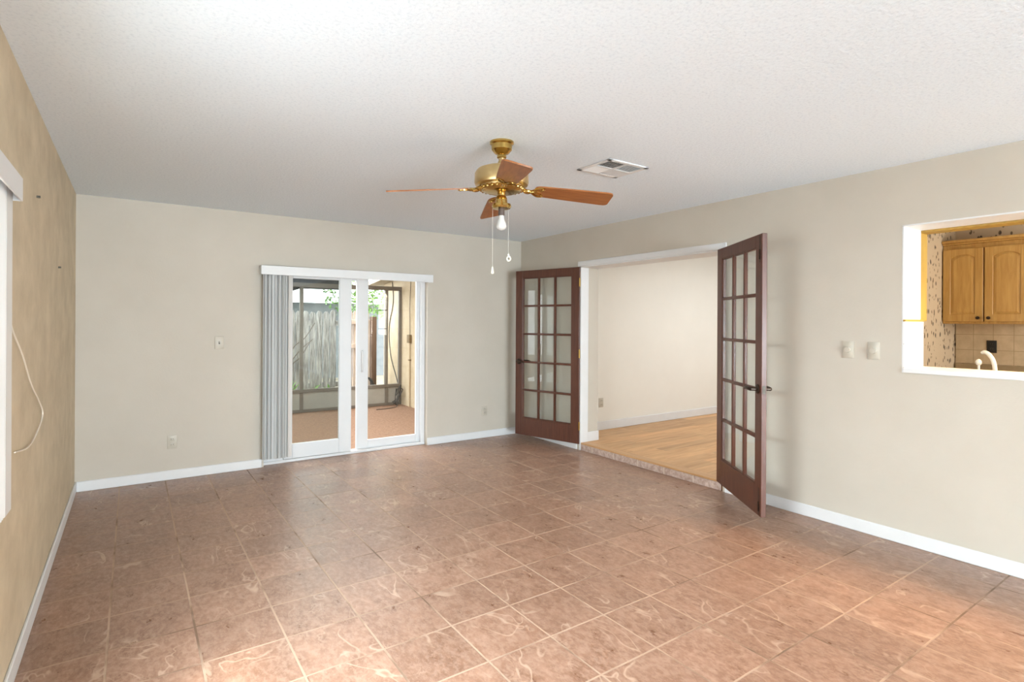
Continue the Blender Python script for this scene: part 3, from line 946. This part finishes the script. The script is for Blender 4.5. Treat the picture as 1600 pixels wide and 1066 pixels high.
# ------------------------------------------------------------------ the porch
PX = 4.25
KY = 9.03
RS = 0.095
struct('floor_porch', MB().box(-2.2, PX, D + 0.17, KY + 0.06, -0.15, -0.03), M['carpet'])
struct('wall_porch', MB().box(PX, PX + 0.2, D + 0.17, 9.84, -0.15, 2.62), M['stucco'])
struct('wall_porch_house', MB().box(-2.2, DX0, D + 0.171, D + 0.20, -0.1, 2.6).box(DX1, PX, D + 0.171, D + 0.20, -0.1, 2.6).box(DX0, DX1, D + 0.171, D + 0.20, DZ, 2.6), M['stucco'])
rf = MB().prism([(D + 0.17, 2.47), (9.12, 2.167), (9.12, 2.24), (D + 0.17, 2.56)], -2.3, PX + 0.25, 'yz')
rf.prism([(9.12, 2.167), (10.1, 2.075), (10.1, 2.15), (9.12, 2.24)], 4.0, PX + 0.25, 'yz')
struct('ceiling_porch', rf, M['porchceil'])
se = thing('screen_enclosure', 'bronze porch screen frame over pale kick panels beyond the sliding door', 'screen enclosure', (1.0, KY, -0.03))
MB().box(-3.2, 3.249, -0.02, 0.03, 1.975, 2.045, 0.003, 1).build('header', M['bronzeframe'], se)
MB().box(-3.2, 3.249, -0.025, 0.035, 0.310, 0.362, 0.003, 1).build('chair_rail', M['bronzeframe'], se)
MB().box(-3.2, 3.249, -0.02, 0.03, 0.0, 0.045, 0.003, 1).build('sill_rail', M['bronzeframe'], se)
xs = (-3.17, -1.9, -0.6, 0.5, 1.573, 2.975, 3.225)
for x in xs:
    MB().box(x - 0.026, x + 0.026 - (0.002 if x > 3.2 else 0), -0.021, 0.031, 0.045, 1.975, 0.003, 1).build('post', M['bronzeframe'], se)
for a, b in zip(xs, xs[1:]):
    MB().box(a + 0.026, b - 0.026, -0.004, 0.006, 0.045, 0.312).build('kick_panel', M['kick'], se)
# dark scalloped fascia hanging from the porch roof edge
aw = MB()
poly = [(-2.3, 2.11), (-2.3, 1.90)]
xx = -2.3
pts = []
for k in range(8):
    x0 = -1.55 + k * 0.72 - 0.36
    pts += [(x0 - 0.16, 1.925), (x0, 1.868), (x0 + 0.16, 1.925)]
pts = [p for p in pts if -2.25 < p[0] < 3.0]
poly += pts + [(3.35, 1.93), (3.35, 2.11)]
aw.prism(poly, 9.09, 9.115, 'xz')
tag(aw.build('awning_fascia', M['awning'], recentre=True), 'dark scalloped awning edge hanging across the top of the porch view', 'awning')
# utility box, conduit and cables on the porch wall
ub = thing('utility_box', 'small brown electrical box with conduit on the porch stucco wall', 'electrical box', (PX, 8.637, 1.05))
MB().box(-0.05, -0.001, -0.05, 0.05, 0.0, 0.14, 0.006, 2).build('box', M['box'], ub)
MB().tube([(-0.018, 0, 0.0), (-0.018, 0, -1.075)], 0.012, 8).build('conduit', M['stucco'], ub)
MB().tube([(-0.012, 0, 0.14), (-0.012, 0.02, 0.6), (-0.012, -0.03, 1.1)], 0.005, 6).build('cable', M['bark'], ub)
MB().box(-0.034, -0.001, -0.03, 0.03, -0.30, -0.275, 0.004, 1).build('strap', M['box'], ub)
tag(MB().tube(smoothpath([(PX - 0.010, 9.42, 2.12), (PX - 0.010, 9.38, 1.75), (PX - 0.010, 9.56, 1.30), (PX - 0.010, 9.48, 0.80), (PX - 0.010, 9.20, 0.40), (PX - 0.012, 9.10, 0.20), (PX - 0.012, 9.14, -0.10)], 8), 0.008, 6).build('cable', M['wire'], recentre=True), 'black cable hanging down the sunlit stucco wall outside the screen', 'cable')
co = []
for k in range(44):
    a = 2 * PI * k / 14
    co.append((PX - 0.09 - 0.012 * (k % 5) + 0.055 * math.sin(a), 8.86 + 0.045 * math.cos(a) + 0.002 * k, 0.12 + 0.15 * math.sin(a) + 0.0015 * k))
co += [(PX - 0.16, 8.80, 0.0), (PX - 0.32, 8.66, -0.022), (PX - 0.60, 8.62, -0.022)]
tag(MB().tube(smoothpath(co, 3), 0.006, 6).build('cable', M['wire'], recentre=True), 'coil of black cable trailing onto the porch carpet corner', 'cable')

# ------------------------------------------------------------------ the yard
struct('ground', MB().box(-14, 18, KY + 0.06, 26, -0.3, -0.12), M['soil'])


def fence_boards(x0, x1, y, top, bw, seed):
    rnd = random.Random(seed)
    mb = MB()
    x = x0
    while x + bw <= x1 + 0.001:
        t = top + rnd.uniform(-0.03, 0.03)
        w_ = bw - 0.014
        dx = rnd.uniform(-0.004, 0.004)
        yy = y + rnd.uniform(-0.014, 0.012)
        mb.prism([(x + dx, -0.12), (x + w_ + dx, -0.12), (x + w_ + dx, t - 0.05), (x + w_ * 0.70 + dx, t), (x + w_ * 0.30 + dx, t), (x + dx, t - 0.05)], yy, yy + 0.018, 'xz')
        x += bw
    return mb


FY0 = 9.98
fe = thing('wooden_fence', 'weathered grey picket fence standing behind the porch screen', 'fence', (0, FY0, -0.12))
fb = fence_boards(-2.6, 3.52, 0, 1.60, 0.118, 3)
for q in fb.bm.verts:
    q.co.z += 0.12
fb.build('boards', M['fence'], fe, smooth=0)
for z in (0.35, 1.45):
    MB().box(-2.6, 3.52, 0.03, 0.07, z, z + 0.09, 0.004, 1).build('rail', M['fence'], fe)
for x in (-2.0, 0.2, 2.4):
    MB().box(x, x + 0.09, 0.071, 0.16, 0, 1.5, 0.004, 1).build('post', M['fence'], fe)
ga = thing('wooden_gate', 'brownish wooden fence gate with rails beside the house corner', 'gate', (3.54, FY0 - 0.10, -0.10))
gb = MB()
for k in range(6):
    x = 0.004 + k * 0.076
    gb.prism([(x, 0.03), (x + 0.062, 0.03), (x + 0.062, 1.66), (x + 0.045, 1.70), (x + 0.017, 1.70), (x, 1.66)], 0.03, 0.048, 'xz')
gb.build('boards', M['gate'], ga, smooth=0)
for z in (0.12, 1.02, 1.46):
    MB().box(0, 0.455, 0.0, 0.029, z, z + 0.085, 0.004, 1).build('rail', M['gate'], ga)
MB().box(0.395, 0.455, -0.012, -0.0005, 0.12, 1.545, 0.003, 1).build('stile', M['gate'], ga)
tag(MB().box(4.005, 4.105, FY0 - 0.16, FY0 - 0.06, -0.12, 1.50, 0.006, 2).build('gate_post', M['post'], recentre=True), 'dark brown wooden gate post beside the stucco house corner', 'post')
ho = []
for k in range(40):
    a = 2 * PI * k / 16
    ho.append((3.86 + 0.13 * math.cos(a), FY0 - 0.25 - 0.0035 * k, 0.30 + 0.24 * math.sin(a) - 0.14))
tag(MB().tube(smoothpath(ho, 2), 0.014, 6).build('garden_hose', M['wire'], recentre=True), 'dark garden hose coiled in front of the wooden gate', 'hose')


def blade_plant(label, x, y, n, h, seed, cat='plant'):
    rnd = random.Random(seed)
    t = thing('leafy_plant', label, cat, (x, y, -0.12))
    for k in range(n):
        a = rnd.uniform(0, 2 * PI)
        hh = h * rnd.uniform(0.6, 1.1)
        sp = rnd.uniform(0.10, 0.24)
        mb = MB()
        ca, sa = math.cos(a), math.sin(a)
        rows = []
        for i in range(8):
            q = i / 7
            w_ = 0.032 * math.sin(PI * min(0.97, q * 0.82 + 0.16))
            px, pz = sp * q ** 1.5, hh * (q - 0.28 * q ** 3)
            rows.append([mb.bm.verts.new((px * ca - e * w_ * sa, px * sa + e * w_ * ca, pz + (0.008 if e else 0))) for e in (-1, 0, 1)])
        for A, B in zip(rows, rows[1:]):
            mb.bm.faces.new((A[0], A[1], B[1], B[0]))
            mb.bm.faces.new((A[1], A[2], B[2], B[1]))
        o = mb.build('leaf', M['leaf'], t)
        sm = o.modifiers.new('thick', 'SOLIDIFY')
        sm.thickness = 0.002
    return t


blade_plant('bright green strappy plant at the left edge of the porch view', 2.44, 9.42, 26, 0.72, 1)
blade_plant('small green plant right of the screen post in front of the fence', 2.80, 9.42, 10, 0.60, 2)
blade_plant('tiny upright green shoot beside the fence foot at centre', 3.20, 9.62, 5, 0.60, 5)
sh = MB()
rnd = random.Random(11)
for (bx, pts) in ((2.50, [(0, 0), (0.02, 0.6), (0.10, 1.05), (0.30, 1.25), (0.46, 1.50)]), (2.53, [(0, 0), (0.0, 0.7), (0.16, 1.0), (0.40, 1.22)]), (2.47, [(0, 0), (0.03, 0.8), (0.03, 1.3), (0.12, 1.62)]), (2.50, [(0, 0), (0.05, 0.7), (0.22, 0.92), (0.38, 1.16)]), (2.52, [(0, 0), (-0.06, 0.8), (-0.02, 1.5)])):
    sh.tube(smoothpath([(bx + a, 9.72 + rnd.uniform(-0.02, 0.02), -0.12 + b) for a, b in pts], 6), 0.012, 6, 0.006)
tag(sh.build('bare_shrub', M['bark'], recentre=True), 'bare shrub with thin arching stems before the grey fence', 'shrub')

nb = thing('neighbor_house', 'grey house with white fascia showing above the fence top', 'house', (3.0, 15.0, -0.12))
MB().box(-12, 8, 0, 0.2, 0, 2.02).build('wall', M['siding'], nb)
MB().box(-12.2, 8.2, -0.35, -0.3, 2.02, 2.24).build('fascia', M['fascia'], nb)
MB().prism([(-0.35, 2.24), (6, 2.6), (6, 2.7), (-0.35, 2.28)], -12.2, 8.2, 'yz').build('roof', M['fascia'], nb)

tree = thing('leafy_tree', 'leafy green tree rising behind the wooden gate', 'tree', (4.75, 12.3, -0.12))
MB().tube(smoothpath([(0, 0, 0), (0.05, 0.02, 0.9), (-0.05, 0, 1.8), (0.02, 0, 2.6)], 4), 0.10, 10, 0.04).build('trunk', M['bark'], tree)
lf = MB()
rnd = random.Random(4)
for k in range(2600):
    while True:
        p = Vector((rnd.uniform(-1, 1), rnd.uniform(-1, 1), rnd.uniform(-1, 1)))
        if 0.35 < p.length < 1:
            break
    c = Vector((p.x * 1.1, p.y * 1.0, 2.55 + p.z * 1.05))
    mt = Euler((rnd.uniform(-1, 1), rnd.uniform(-1, 1), rnd.uniform(0, 6.3))).to_matrix()
    s_ = rnd.uniform(0.035, 0.07)
    vs = [lf.bm.verts.new(c + mt @ Vector(q)) for q in ((-s_, 0, 0), (0, -s_ * 0.45, 0.006), (s_, 0, 0), (0, s_ * 0.45, 0.006))]
    lf.bm.faces.new(vs)
lo_ = lf.build('foliage', M['treeleaf'], tree, smooth=0)
lo_['kind'] = 'stuff'
